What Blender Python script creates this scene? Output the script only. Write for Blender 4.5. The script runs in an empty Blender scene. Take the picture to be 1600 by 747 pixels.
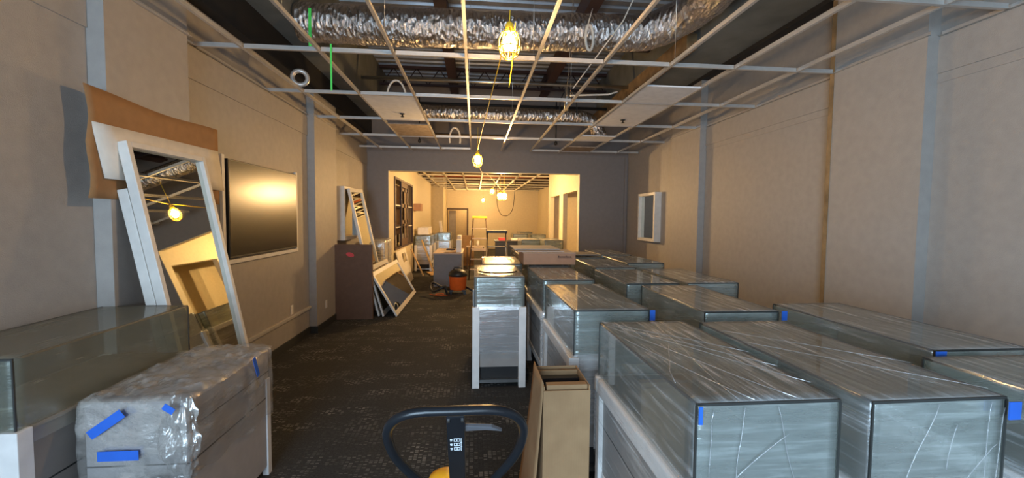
import bpy, bmesh, math, random
from mathutils import Vector, Matrix, noise
random.seed(7)
S = bpy.context.scene
COL = S.collection
PI = math.pi

# ------------------------------------------------------------------ camera
EYE = 1.65
yaw, pitch, roll = 0.0895467, 0.0513256, 0.0092178
f = Vector((math.sin(yaw), math.cos(yaw), 0)); r = Vector((math.cos(yaw), -math.sin(yaw), 0)); u = Vector((0, 0, 1))
f2 = f * math.cos(pitch) - u * math.sin(pitch); u2 = u * math.cos(pitch) + f * math.sin(pitch)
r3 = r * math.cos(roll) + u2 * math.sin(roll); u3 = u2 * math.cos(roll) - r * math.sin(roll)
cd = bpy.data.cameras.new('camera'); cam = bpy.data.objects.new('camera', cd); COL.objects.link(cam)
cd.sensor_width = 36; cd.lens = 36 * 650 / 1600; cd.clip_start = 0.02; cd.clip_end = 100
M = Matrix.Identity(4)
for i in range(3):
    M[i][0] = r3[i]; M[i][1] = u3[i]; M[i][2] = -f2[i]
M[2][3] = EYE
cam.matrix_world = M
S.camera = cam

# ------------------------------------------------------------------ view, world, daylight
S.view_settings.view_transform = 'Standard'; S.view_settings.look = 'None'
S.view_settings.exposure = 1.08; S.view_settings.gamma = 1.0; S.view_settings.use_curve_mapping = False
S.cycles.transparent_max_bounces = 32
S.cycles.max_bounces = 8
S.cycles.diffuse_bounces = 4
S.cycles.sample_clamp_indirect = 6.0
S.cycles.use_denoising = True
W = bpy.data.worlds.new('world'); S.world = W; W.use_nodes = True
W.node_tree.nodes['Background'].inputs[0].default_value = (0.70, 0.82, 1.0, 1)
W.node_tree.nodes['Background'].inputs[1].default_value = 0.8

def area(name, loc, target, sx, sy, power, col):
    l = bpy.data.lights.new(name, 'AREA'); l.shape = 'RECTANGLE'; l.size = sx; l.size_y = sy
    l.energy = power; l.color = col
    o = bpy.data.objects.new(name, l); COL.objects.link(o); o.location = loc
    o.rotation_euler = (Vector(target) - Vector(loc)).to_track_quat('-Z', 'Y').to_euler()
    return o
# daylight entering through the storefront opening behind the camera
area('storefront_daylight', (-1.05, -2.62, 1.5), (3.0, 1.6, 1.0), 2.3, 2.2, 148, (0.56, 0.79, 1.0))

BULB = (1.0, 0.57, 0.20)
def bulb_light(loc, power, rad=0.035, name='bulb_light', col=None):
    col = col or (BULB if loc[1] < 9 else (1.0, 0.60, 0.24))
    l = bpy.data.lights.new(name, 'POINT'); l.energy = power; l.color = col; l.shadow_soft_size = rad
    o = bpy.data.objects.new(name, l); COL.objects.link(o); o.location = loc
    return o

# ------------------------------------------------------------------ materials
def nt(name):
    m = bpy.data.materials.new(name); m.use_nodes = True
    t = m.node_tree; b = t.nodes['Principled BSDF']
    return m, t, b
def N(t, typ, **kw):
    n = t.nodes.new(typ)
    for k, v in kw.items():
        if k.startswith('i_'):
            n.inputs[k[2:].replace('_', ' ')].default_value = v
        else: setattr(n, k, v)
    return n
def ramp(t, src, stops):
    c = N(t, 'ShaderNodeValToRGB'); e = c.color_ramp.elements
    while len(e) < len(stops): e.new(0.5)
    for k, (p, v) in enumerate(stops):
        e[k].position = p; e[k].color = (v, v, v, 1) if not isinstance(v, tuple) else (*v, 1)
    t.links.new(src, c.inputs[0]); return c
def coords(t, scale=(1, 1, 1), rnd=False, rot=(0, 0, 0)):
    tc = N(t, 'ShaderNodeTexCoord'); mp = N(t, 'ShaderNodeMapping')
    mp.inputs['Scale'].default_value = scale; mp.inputs['Rotation'].default_value = rot
    t.links.new(tc.outputs['Object'], mp.inputs['Vector'])
    if rnd:
        oi = N(t, 'ShaderNodeObjectInfo'); ml = N(t, 'ShaderNodeMath', operation='MULTIPLY'); ml.inputs[1].default_value = 37
        t.links.new(oi.outputs['Random'], ml.inputs[0])
        cb = N(t, 'ShaderNodeCombineXYZ')
        for k in range(3): t.links.new(ml.outputs[0], cb.inputs[k])
        t.links.new(cb.outputs[0], mp.inputs['Location'])
    return mp.outputs['Vector']
def plain(name, col, rough=0.6, metal=0.0, var=0.06, scale=14, bump=0.0, bscale=120, spec=0.5):
    """paint / plastic / metal with slight mottling of its own colour and a fine bump"""
    m, t, b = nt(name); v = coords(t)
    n = N(t, 'ShaderNodeTexNoise', i_Scale=scale, i_Detail=4.0); t.links.new(v, n.inputs['Vector'])
    lo = tuple(max(0, c * (1 - var)) for c in col); hi = tuple(min(1, c * (1 + var)) for c in col)
    c = ramp(t, n.outputs[0], [(0.3, lo), (0.7, hi)])
    t.links.new(c.outputs[0], b.inputs['Base Color'])
    b.inputs['Roughness'].default_value = rough; b.inputs['Metallic'].default_value = metal
    b.inputs['Specular IOR Level'].default_value = spec
    if bump:
        n2 = N(t, 'ShaderNodeTexNoise', i_Scale=bscale, i_Detail=3.0); t.links.new(v, n2.inputs['Vector'])
        bp = N(t, 'ShaderNodeBump', i_Strength=bump, i_Distance=0.004); t.links.new(n2.outputs[0], bp.inputs['Height'])
        t.links.new(bp.outputs[0], b.inputs['Normal'])
    return m
MT = {}
MT['paint'] = plain('greige_wall_paint', (0.385, 0.348, 0.318), 0.55, bump=0.35, bscale=160, var=0.05)
MT['paint_trim'] = plain('greige_trim_paint', (0.50, 0.455, 0.41), 0.5)
MT['paint_grey'] = plain('grey_wall_paint', (0.24, 0.208, 0.195), 0.55, bump=0.2, var=0.04)
MT['cream'] = plain('cream_wall_paint', (0.66, 0.56, 0.38), 0.6, bump=0.2, var=0.05)
MT['lid'] = plain('unpainted_plenum_board', (0.20, 0.205, 0.19), 0.8, var=0.18, scale=3)
MT['void'] = plain('plenum_black_steel', (0.018, 0.016, 0.016), 0.7)
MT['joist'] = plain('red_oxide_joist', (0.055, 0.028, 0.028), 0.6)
MT['lumber'] = plain('rough_lumber', (0.30, 0.19, 0.09), 0.8, var=0.3, scale=8)
MT['white'] = plain('white_laminate', (0.78, 0.74, 0.71), 0.4)
MT['whiteframe'] = plain('white_frame_paint', (0.76, 0.72, 0.67), 0.45)
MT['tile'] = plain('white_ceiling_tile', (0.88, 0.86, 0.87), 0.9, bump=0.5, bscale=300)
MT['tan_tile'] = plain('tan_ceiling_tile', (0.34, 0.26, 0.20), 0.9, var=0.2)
MT['laminate'] = plain('grey_oak_laminate', (0.30, 0.27, 0.25), 0.5, var=0.12, scale=5)
MT['deckwood'] = plain('grey_brown_display_deck', (0.27, 0.21, 0.14), 0.6, var=0.25, scale=6)
MT['black'] = plain('black_plastic', (0.016, 0.016, 0.017), 0.45)
MT['rubber'] = plain('dark_rubber_base', (0.035, 0.036, 0.034), 0.5)
MT['blackpaint'] = plain('glossy_black_powder_coat', (0.012, 0.013, 0.016), 0.30, spec=0.35)
MT['tape'] = plain('blue_painters_tape', (0.02, 0.13, 0.62), 0.6)
MT['steel'] = plain('bare_steel', (0.62, 0.62, 0.61), 0.3, metal=1.0)
MT['tee'] = plain('ceiling_tee_metal', (0.66, 0.63, 0.60), 0.33, metal=0.55)
MT['teewhite'] = plain('ceiling_tee_white_paint', (0.75, 0.68, 0.52), 0.5)
MT['orange'] = plain('orange_plastic', (0.75, 0.13, 0.02), 0.4)
MT['amber'] = plain('amber_yellow_paint', (0.95, 0.42, 0.02), 0.35)
MT['yellow'] = plain('yellow_plastic', (0.85, 0.55, 0.03), 0.5)
MT['green'] = plain('green_strapping', (0.07, 0.62, 0.10), 0.5)
MT['carton_brown'] = plain('dark_brown_cardboard', (0.155, 0.085, 0.055), 0.85, var=0.08)
MT['carton_pink'] = plain('pinkish_cardboard', (0.42, 0.23, 0.14), 0.8, var=0.06)
MT['carton_pale'] = plain('pale_board', (0.56, 0.44, 0.36), 0.8, var=0.05)
MT['grey_board'] = plain('pale_grey_board', (0.50, 0.43, 0.38), 0.8)
MT['plenum_brown'] = plain('dark_shade_liner', (0.05, 0.03, 0.02), 0.85, var=.5, scale=3)  # dark brown that puts shade into the back room plenum
MT['red'] = plain('red_label', (0.65, 0.05, 0.05), 0.5)
MT['ink'] = plain('dark_print_ink', (0.06, 0.03, 0.025), 0.7)
MT['print'] = plain('white_print', (0.8, 0.85, 0.9), 0.6)
MT['foam'] = plain('white_foam_board', (0.80, 0.73, 0.64), 0.75)
MT['mdf'] = plain('tan_mdf_edge', (0.55, 0.36, 0.16), 0.7, var=0.15)
MT['walnut'] = plain('dark_walnut_casework', (0.06, 0.03, 0.018), 0.5, var=0.2)
MT['greydesk'] = plain('grey_desk_laminate', (0.17, 0.16, 0.17), 0.5)
MT['ceiling_orange'] = plain('orange_sprinkler_pipe', (0.55, 0.12, 0.03), 0.6)

# brown cardboard with fine vertical fluting of its own
m, t, b = nt('kraft_cardboard'); v = coords(t)
w = N(t, 'ShaderNodeTexWave', i_Scale=60.0, i_Distortion=1.5); t.links.new(v, w.inputs['Vector'])
n = N(t, 'ShaderNodeTexNoise', i_Scale=9.0, i_Detail=5.0); t.links.new(v, n.inputs['Vector'])
c = ramp(t, n.outputs[0], [(0.3, (0.29, 0.17, 0.082)), (0.75, (0.36, 0.22, 0.11))])
t.links.new(c.outputs[0], b.inputs['Base Color']); b.inputs['Roughness'].default_value = 0.85
bp = N(t, 'ShaderNodeBump', i_Strength=0.12, i_Distance=0.002); t.links.new(w.outputs[0], bp.inputs['Height']); t.links.new(bp.outputs[0], b.inputs['Normal'])
MT['kraft'] = m
m2 = plain('kraft_sheet', (0.36, 0.185, 0.075), 0.85, var=0.08); MT['kraft_sheet'] = m2

# carpet: dark tiles with runs of short pale dashes
m, t, b = nt('patterned_carpet'); v = coords(t)
br = N(t, 'ShaderNodeTexBrick', i_Scale=1.0, i_Mortar_Size=0.0045, i_Brick_Width=0.032, i_Row_Height=0.018)
br.offset = 0.0; br.inputs['Color1'].default_value = (1, 1, 1, 1); br.inputs['Color2'].default_value = (0, 0, 0, 1); br.inputs['Mortar'].default_value = (0, 0, 0, 1)
t.links.new(v, br.inputs['Vector'])
patch = N(t, 'ShaderNodeTexBrick', i_Scale=1.0, i_Mortar_Size=0.0, i_Brick_Width=0.50, i_Row_Height=0.125)
patch.inputs['Color1'].default_value = (1, 1, 1, 1); patch.inputs['Color2'].default_value = (0, 0, 0, 1); t.links.new(v, patch.inputs['Vector'])
n1 = N(t, 'ShaderNodeTexNoise', i_Scale=3.5, i_Detail=4.0); t.links.new(v, n1.inputs['Vector'])
r1 = ramp(t, n1.outputs[0], [(0.38, 0.0), (0.62, 1.0)])
r2 = ramp(t, patch.outputs[0], [(0.35, 0.1), (0.75, 1.0)])
r3_ = ramp(t, br.outputs[0], [(0.45, 0.0), (0.62, 1.0)])
m1 = N(t, 'ShaderNodeMath', operation='MULTIPLY'); t.links.new(r1.outputs[0], m1.inputs[0]); t.links.new(r2.outputs[0], m1.inputs[1])
m2_ = N(t, 'ShaderNodeMath', operation='MULTIPLY'); t.links.new(m1.outputs[0], m2_.inputs[0]); t.links.new(r3_.outputs[0], m2_.inputs[1])
n3 = N(t, 'ShaderNodeTexNoise', i_Scale=90.0, i_Detail=3.0); t.links.new(v, n3.inputs['Vector'])
cc = ramp(t, n3.outputs[0], [(0.3, (0.015, 0.0148, 0.0142)), (0.75, (0.045, 0.0435, 0.0405))])
mx = N(t, 'ShaderNodeMixRGB'); t.links.new(m2_.outputs[0], mx.inputs[0]); t.links.new(cc.outputs[0], mx.inputs[1]); mx.inputs[2].default_value = (0.24, 0.225, 0.205, 1)
t.links.new(mx.outputs[0], b.inputs['Base Color']); b.inputs['Roughness'].default_value = 0.95
bp = N(t, 'ShaderNodeBump', i_Strength=0.6, i_Distance=0.004); t.links.new(n3.outputs[0], bp.inputs['Height']); t.links.new(bp.outputs[0], b.inputs['Normal'])
MT['carpet'] = m

# mirror, tv screen
m, t, b = nt('mirror_silvering'); b.inputs['Metallic'].default_value = 1; b.inputs['Roughness'].default_value = 0.015
v = coords(t); n = N(t, 'ShaderNodeTexNoise', i_Scale=5.0); t.links.new(v, n.inputs['Vector'])
c = ramp(t, n.outputs[0], [(0.2, (0.66, 0.70, 0.66)), (0.8, (0.72, 0.75, 0.71))]); t.links.new(c.outputs[0], b.inputs['Base Color']); MT['mirror'] = m
MT['screen'] = plain('tv_screen_glass', (0.012, 0.011, 0.009), 0.24, spec=0.4)
# window / showcase glass: tinted transparent plus fresnel reflection
m, t, b = nt('greenish_glass'); t.nodes.remove(b); out = t.nodes['Material Output']
tr = N(t, 'ShaderNodeBsdfTransparent'); tr.inputs[0].default_value = (0.87, 0.91, 0.89, 1)
gl = N(t, 'ShaderNodeBsdfGlossy'); gl.inputs['Roughness'].default_value = 0.03
fr = N(t, 'ShaderNodeLayerWeight'); fr.inputs[0].default_value = 0.5; fp_ = N(t, 'ShaderNodeMath', operation='POWER'); fp_.inputs[1].default_value = 3.5; t.links.new(fr.outputs['Facing'], fp_.inputs[0]); fm = N(t, 'ShaderNodeMath', operation='MULTIPLY_ADD'); fm.inputs[1].default_value = .85; fm.inputs[2].default_value = .04; t.links.new(fp_.outputs[0], fm.inputs[0]); fr = fm
df = N(t, 'ShaderNodeBsdfDiffuse'); df.inputs[0].default_value = (0.30, 0.315, 0.29, 1)
mx0 = N(t, 'ShaderNodeMixShader'); mx0.inputs[0].default_value = 0.14; t.links.new(tr.outputs[0], mx0.inputs[1]); t.links.new(df.outputs[0], mx0.inputs[2])
mx = N(t, 'ShaderNodeMixShader'); t.links.new(fr.outputs[0], mx.inputs[0]); t.links.new(mx0.outputs[0], mx.inputs[1]); t.links.new(gl.outputs[0], mx.inputs[2])
t.links.new(mx.outputs[0], out.inputs[0]); MT['glass'] = m

def film(name, side, end, hi, fine=26, col=(0.66, 0.68, 0.70), bumpd=0.004, rough=0.16, gloss=0.45, crumple=0.0, thr=0.0):
    """stretch film: clear, with thin milky streaks where layers bunch up; more layers over the short ends"""
    m, t, b = nt(name); t.nodes.remove(b); out = t.nodes['Material Output']
    def stk(scale, rot, ns=1.6):
        v = coords(t, scale, True, rot)
        n = N(t, 'ShaderNodeTexNoise', i_Scale=ns, i_Detail=7.0, i_Roughness=0.62, i_Distortion=0.25); t.links.new(v, n.inputs['Vector']); return n.outputs[0]
    tc = N(t, 'ShaderNodeTexCoord'); sp = N(t, 'ShaderNodeSeparateXYZ'); t.links.new(tc.outputs['Normal'], sp.inputs[0])
    ab = N(t, 'ShaderNodeMath', operation='ABSOLUTE'); t.links.new(sp.outputs[1], ab.inputs[0])
    endf = ramp(t, ab.outputs[0], [(0.6, 0.0), (0.8, 1.0)]).outputs[0]
    lo = stk((fine, 1.3, fine), (0, 0, .30)); lo2 = stk((fine, 1.6, fine), (0.2, 0, -.12)); ed = stk((1.6, 4, fine * .8), (0, .22, 0))
    mxm = N(t, 'ShaderNodeMath', operation='MAXIMUM'); t.links.new(lo, mxm.inputs[0]); t.links.new(lo2, mxm.inputs[1])
    mixn = N(t, 'ShaderNodeMix'); t.links.new(endf, mixn.inputs[0]); t.links.new(mxm.outputs[0], mixn.inputs[2]); t.links.new(ed, mixn.inputs[3])
    cl = stk((2.2, 2.2, 2.2), (0, 0, 0), 1.6)
    # clouds decide where the film is doubled up
    add = N(t, 'ShaderNodeMath', operation='MULTIPLY_ADD'); t.links.new(cl, add.inputs[0]); add.inputs[1].default_value = 0.35 + crumple; t.links.new(mixn.outputs[0], add.inputs[2])
    ae = N(t, 'ShaderNodeMath', operation='MULTIPLY_ADD'); t.links.new(endf, ae.inputs[0]); ae.inputs[1].default_value = .05; t.links.new(add.outputs[0], ae.inputs[2])
    ax_ = N(t, 'ShaderNodeMath', operation='ABSOLUTE'); t.links.new(sp.outputs[0], ax_.inputs[0])
    ae2 = N(t, 'ShaderNodeMath', operation='MULTIPLY_ADD'); t.links.new(ax_.outputs[0], ae2.inputs[0]); ae2.inputs[1].default_value = -.055; t.links.new(ae.outputs[0], ae2.inputs[2]); ae = ae2
    c0 = .175 + crumple * .5 + thr
    r_ = ramp(t, ae.outputs[0], [(.50 + c0, 0.0), (.60 + c0, .28), (.72 + c0, 1.0)])
    be = N(t, 'ShaderNodeMapRange'); t.links.new(endf, be.inputs[0]); be.inputs[3].default_value = side; be.inputs[4].default_value = end
    al = N(t, 'ShaderNodeMapRange'); t.links.new(r_.outputs[0], al.inputs[0]); t.links.new(be.outputs[0], al.inputs[3]); al.inputs[4].default_value = hi
    bp = N(t, 'ShaderNodeBump', i_Strength=0.8, i_Distance=bumpd); t.links.new(add.outputs[0], bp.inputs['Height'])
    tr = N(t, 'ShaderNodeBsdfTransparent'); tr.inputs[0].default_value = (0.96, 0.96, 0.96, 1)
    d = N(t, 'ShaderNodeBsdfDiffuse'); d.inputs[0].default_value = (*col, 1)
    g = N(t, 'ShaderNodeBsdfGlossy'); g.inputs['Roughness'].default_value = rough; g.inputs[0].default_value = (0.9, 0.9, 0.9, 1)
    t.links.new(bp.outputs[0], g.inputs['Normal']); t.links.new(bp.outputs[0], d.inputs['Normal'])
    s = N(t, 'ShaderNodeMixShader'); s.inputs[0].default_value = gloss; t.links.new(d.outputs[0], s.inputs[1]); t.links.new(g.outputs[0], s.inputs[2])
    x = N(t, 'ShaderNodeMixShader'); t.links.new(al.outputs[0], x.inputs[0]); t.links.new(tr.outputs[0], x.inputs[1]); t.links.new(s.outputs[0], x.inputs[2])
    t.links.new(x.outputs[0], out.inputs[0]); return m
MT['film'] = film('stretch_film', 0.14, 0.50, 0.85, thr=-.012, col=(.80, .82, .84))
MT['film_heavy'] = film('heavy_stretch_film', 0.35, 0.50, 0.92, gloss=.5)
MT['film_dull'] = film('thin_dull_film', 0.26, 0.20, 0.55, thr=.03, col=(.42, .38, .27), gloss=.3, rough=.3)
MT['film_ridge'] = film('bunched_film', 0.55, 0.6, 0.95, gloss=.5)
MT['bubble'] = film('crumpled_poly_film', 0.26, 0.26, 0.80, fine=5, col=(0.62, 0.58, 0.54), bumpd=0.02, crumple=.35, thr=-.07)

# crinkled foil
m, t, b = nt('crinkled_foil'); v = coords(t, (2.2, 1.3, 1.0), False, (0, .5, 0))
mu = N(t, 'ShaderNodeTexNoise', i_Scale=7.0, i_Detail=7.0, i_Roughness=0.62, i_Distortion=1.6); t.links.new(v, mu.inputs['Vector'])
vo = N(t, 'ShaderNodeTexVoronoi', i_Scale=12.0); t.links.new(v, vo.inputs['Vector'])
ad = N(t, 'ShaderNodeMath', operation='ADD'); t.links.new(mu.outputs[0], ad.inputs[0]); t.links.new(vo.outputs[0], ad.inputs[1])
bp = N(t, 'ShaderNodeBump', i_Strength=1.0, i_Distance=0.022); t.links.new(ad.outputs[0], bp.inputs['Height']); t.links.new(bp.outputs[0], b.inputs['Normal'])
b.inputs['Base Color'].default_value = (0.72, 0.69, 0.68, 1); b.inputs['Metallic'].default_value = 1; b.inputs['Roughness'].default_value = 0.24
MT['foil'] = m
# fluted steel roof deck
MT['deck'] = plain('galvanised_roof_deck', (0.42, 0.43, 0.46), 0.42, metal=0.55, var=0.15, scale=4)

def emis(name, col, s):
    m, t, b = nt(name); b.inputs['Emission Color'].default_value = (*col, 1); b.inputs['Emission Strength'].default_value = s
    b.inputs['Base Color'].default_value = (*col, 1); return m
MT['bulb'] = emis('glowing_bulb', (1.0, 0.72, 0.36), 60)
MT['cage'] = plain('yellow_lamp_guard', (0.95, 0.55, 0.05), 0.4)

# ------------------------------------------------------------------ mesh helpers
class MB:
    def __init__(s): s.v = []; s.f = []; s.sm = []
    def add(s, vs, fs, smooth=False):
        o = len(s.v); s.v += [tuple(p) for p in vs]; s.f += [tuple(i + o for i in q) for q in fs]; s.sm += [smooth] * len(fs); return s
    def box(s, x0, x1, y0, y1, z0, z1):
        return s.add([(x0, y0, z0), (x1, y0, z0), (x1, y1, z0), (x0, y1, z0), (x0, y0, z1), (x1, y0, z1), (x1, y1, z1), (x0, y1, z1)],
                     [(0, 3, 2, 1), (4, 5, 6, 7), (0, 1, 5, 4), (1, 2, 6, 5), (2, 3, 7, 6), (3, 0, 4, 7)])
    def mbox(s, mat, x0, x1, y0, y1, z0, z1):
        t = MB().box(x0, x1, y0, y1, z0, z1); return s.add([mat @ Vector(p) for p in t.v], t.f)
    def tube(s, pts, rad, n=8, closed=False, cap=True, rr=None):
        pts = [Vector(p) for p in pts]; L = len(pts); rings = []
        up = Vector((0, 0, 1)); prev = None
        for i, p in enumerate(pts):
            a = pts[(i - 1) % L] if (closed or i > 0) else p; c = pts[(i + 1) % L] if (closed or i < L - 1) else p
            d = (c - a).normalized()
            if prev is None:
                x = d.cross(up) if abs(d.dot(up)) < 0.95 else d.cross(Vector((1, 0, 0)))
            else:
                x = prev - d * prev.dot(d)
            x.normalize(); prev = x; y = d.cross(x)
            q = rad if rr is None else rr(i, p)
            rings.append([p + (x * math.cos(2 * PI * k / n) + y * math.sin(2 * PI * k / n)) * (q if not callable(q) else q(k)) for k in range(n)])
        vs = [q for ring in rings for q in ring]; fs = []
        for i in range(L if closed else L - 1):
            j = (i + 1) % L
            for k in range(n): fs.append((i * n + k, i * n + (k + 1) % n, j * n + (k + 1) % n, j * n + k))
        s.add(vs, fs, True)
        if cap and not closed:
            o = len(s.v) - len(vs)
            s.f.append(tuple(o + k for k in reversed(range(n)))); s.sm.append(False)
            s.f.append(tuple(o + (L - 1) * n + k for k in range(n))); s.sm.append(False)
        return s
    def lathe(s, prof, c=(0, 0, 0), n=20):
        vs = []; fs = []
        for (rr, z) in prof:
            for k in range(n): vs.append((c[0] + rr * math.cos(2 * PI * k / n), c[1] + rr * math.sin(2 * PI * k / n), c[2] + z))
        for i in range(len(prof) - 1):
            for k in range(n): fs.append((i * n + k, i * n + (k + 1) % n, (i + 1) * n + (k + 1) % n, (i + 1) * n + k))
        fs.append(tuple(reversed(range(n)))); fs.append(tuple((len(prof) - 1) * n + k for k in range(n)))
        return s.add(vs, fs, True)
    def grid(s, fn, nu, nv, smooth=True):
        vs = [fn(i / nu, j / nv) for j in range(nv + 1) for i in range(nu + 1)]
        fs = [(j * (nu + 1) + i, j * (nu + 1) + i + 1, (j + 1) * (nu + 1) + i + 1, (j + 1) * (nu + 1) + i) for j in range(nv) for i in range(nu)]
        return s.add(vs, fs, smooth)
    def build(s, name, mat, parent=None, bevel=0, loc=None, rz=0, thick=0, seg=2):
        me = bpy.data.meshes.new(name); me.from_pydata(s.v, [], s.f)
        me.polygons.foreach_set('use_smooth', s.sm); me.update()
        bm = bmesh.new(); bm.from_mesh(me); bmesh.ops.recalc_face_normals(bm, faces=bm.faces); bm.to_mesh(me); bm.free()
        o = bpy.data.objects.new(name, me); COL.objects.link(o)
        me.materials.append(MT[mat] if isinstance(mat, str) else mat)
        if parent: o.parent = parent
        if loc: o.location = loc; o.rotation_euler = (0, 0, rz)
        if thick:
            q = o.modifiers.new('thickness', 'SOLIDIFY'); q.thickness = thick; q.offset = 0
        if bevel:
            q = o.modifiers.new('bevel', 'BEVEL'); q.width = bevel; q.segments = seg; q.limit_method = 'ANGLE'
        return o
def tag(o, label, cat, group=None, kind=None):
    if label: o['label'] = label
    if cat: o['category'] = cat
    if group: o['group'] = group
    if kind: o['kind'] = kind
    return o
def thing(name, loc, label, cat, group=None, rz=0, rot=None):
    o = bpy.data.objects.new(name, None); COL.objects.link(o); o.empty_display_size = 0.1
    o.location = loc; o.rotation_euler = rot if rot else (0, 0, rz)
    return tag(o, label, cat, group)
def struct(name, mb, mat, bevel=0):
    o = mb.build(name, mat, bevel=bevel); o['kind'] = 'structure'; return o
def copy_tree(o, parent=None):
    c = o.copy(); COL.objects.link(c)
    if parent: c.parent = parent
    for ch in list(o.children): copy_tree(ch, c)
    return c
def nz(p, s=1.0): return noise.noise(Vector(p) * s)

# ------------------------------------------------------------------ room shell
GZ = 3.02; TOPZ = 4.62; YB = 9.2; YF = 22.0; Y0 = -2.5
struct('floor', MB().box(-2.9, 4.2, Y0 - .2, YF + 2.3, -0.12, 0), 'carpet')
# fluted steel deck: one long corrugated sheet
def deck_mb(y0, y1, x0, x1, z):
    mb = MB(); prof = []
    y = y0
    while y < y1:
        prof += [(y, z), (y + 0.10, z), (y + 0.125, z + 0.05), (y + 0.175, z + 0.05)]; y += 0.20
    vs = []; fs = []
    for (yy, zz) in prof: vs += [(x0, yy, zz), (x1, yy, zz)]
    for i in range(len(prof) - 1): fs.append((2 * i, 2 * i + 1, 2 * i + 3, 2 * i + 2))
    return mb.add(vs, fs).box(x0, x1, y0, y1, z + 0.06, z + 0.15)
struct('ceiling', deck_mb(Y0 - .2, YB + .1, -2.9, 4.2, TOPZ), 'deck')
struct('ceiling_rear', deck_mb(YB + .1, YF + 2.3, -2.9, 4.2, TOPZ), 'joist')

# left wall of the front room: slab, projecting piers, little ledges
lw = MB().box(-2.6, -2.3, Y0, YB, 0, TOPZ)
lw.box(-2.3, -2.2, 2.74, 3.47, 0, TOPZ).box(-2.3, -2.2, 6.0, 6.9, 0, TOPZ)
for a, c in ((Y0, 2.74), (3.47, 6.0), (6.9, YB)): lw.box(-2.3, -2.29, a, c, 2.75, 3.0)
struct('wall_left', lw, 'paint')
struct('trim_1', MB().box(-2.3, -2.27, 3.47, 6.0, 0.355, 0.395), 'paint_trim', .004)
rw = MB().box(3.44, 3.7, Y0, YB, 0, TOPZ)
rw.box(3.34, 3.44, 2.87, 3.68, 0, TOPZ).box(3.34, 3.44, 6.0, 6.9, 0, TOPZ)
for a, c in ((Y0, 2.87), (3.68, 6.0)): rw.box(3.43, 3.44, a, c, 2.75, 3.0); rw.box(3.434, 3.44, a, c, 2.68, 2.71)
struct('wall_right', rw, 'paint')
struct('trim_2', MB().box(3.335, 3.40, 3.675, 3.72, 0, 3.7), 'lumber')
struct('baseboard_left', MB().box(-2.3, -2.285, Y0, 2.74, 0, .1).box(-2.2, -2.185, 2.74, 3.47, 0, .1).box(-2.3, -2.285, 3.47, 6.0, 0, .1).box(-2.3, -2.185, 5.985, 6.0, 0, .1).box(-2.2, -2.185, 6.0, 6.9, 0, .1).box(-2.3, -2.285, 6.9, YB, 0, .1), 'rubber')
struct('baseboard_right', MB().box(3.425, 3.44, Y0, 2.87, 0, .1).box(3.325, 3.34, 2.87, 3.68, 0, .1).box(3.425, 3.44, 3.72, 6.0, 0, .1).box(3.325, 3.34, 6.0, 6.9, 0, .1).box(3.425, 3.44, 6.9, YB, 0, .1), 'rubber')
# back wall of the front room with the wide opening
OX0, OX1, OZ = -1.86, 2.34, 2.64
struct('wall_back', MB().box(-2.6, OX0, YB, YB + .15, 0, TOPZ).box(OX1, 3.7, YB, YB + .15, 0, TOPZ).box(OX0, OX1, YB, YB + .15, OZ, TOPZ), 'paint_grey')
struct('trim_3', MB().box(OX0, OX0 + .012, YB - .012, YB + .16, 0, OZ).box(OX1 - .012, OX1, YB - .012, YB + .16, 0, OZ).box(OX0, OX1, YB - .012, YB + .16, OZ - .012, OZ), 'cream')
struct('trim_4', MB().box(3.36, 3.42, YB - .03, YB, 0, GZ), 'paint_grey')
# street front behind the viewer with its big window opening
struct('wall_front', MB().box(-2.6, -2.25, Y0 - .12, Y0, 0, TOPZ).box(1.75, 3.7, Y0 - .12, Y0, 0, TOPZ).box(-2.25, 1.75, Y0 - .12, Y0, 2.9, TOPZ).box(-2.25, 1.75, Y0 - .12, Y0, 0, .35), 'paint')
# side lids of gypsum above the grid, dark channels between
struct('ceiling_side_left', MB().box(-2.3, -1.88, Y0, YB, 3.70, 3.76).box(-1.94, -1.88, Y0, YB, 3.76, TOPZ), 'lid')
struct('ceiling_side_right', MB().box(2.68, 3.44, Y0, YB, 3.76, 3.82).box(2.68, 2.74, Y0, YB, 3.82, TOPZ), 'lid')
struct('dark_channel_left', MB().box(-2.3, -2.19, Y0 + .02, YB - .02, 3.36, 3.70), 'void')
struct('dark_channel_right', MB().box(3.33, 3.44, Y0 + .02, YB - .02, 3.71, 3.76), 'void')
tag(MB().box(2.55, 2.68, 4.95, YB - .02, 3.72, 3.90).build('lumber_beam', 'lumber'), 'rough brown lumber beam above the right side of the ceiling grid', 'beam')

# back room
struct('wall_left_rear', MB().box(-2.1, OX0, YB + .15, 9.85, 0, TOPZ).box(-2.1, OX0, 12.65, 18.0, 0, TOPZ).box(-2.1, OX0, 9.85, 12.65, 0, .86).box(-2.1, OX0, 9.85, 12.65, 2.58, TOPZ).box(-2.6, -2.24, YB + .15, 19.7, 0, TOPZ), 'cream')
struct('wall_rear_pier', MB().box(-2.6, -1.45, 19.6, YF, 0, TOPZ).box(-2.6, -2.1, 18.0, 19.6, 0, TOPZ), 'cream')
struct('wall_far', MB().box(-2.6, -1.42, YF, YF + .15, 0, TOPZ).box(-.42, 4.2, YF, YF + .15, 0, TOPZ).box(-1.42, -.42, YF, YF + .15, 2.04, TOPZ), 'cream')
struct('wall_beyond_door', MB().box(-2.6, 1.0, YF + 1.6, YF + 1.7, 0, TOPZ).box(1.0, 1.1, YF + .15, YF + 1.6, 0, TOPZ).box(-2.6, -2.5, YF + .15, YF + 1.6, 0, TOPZ), 'cream')
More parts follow.
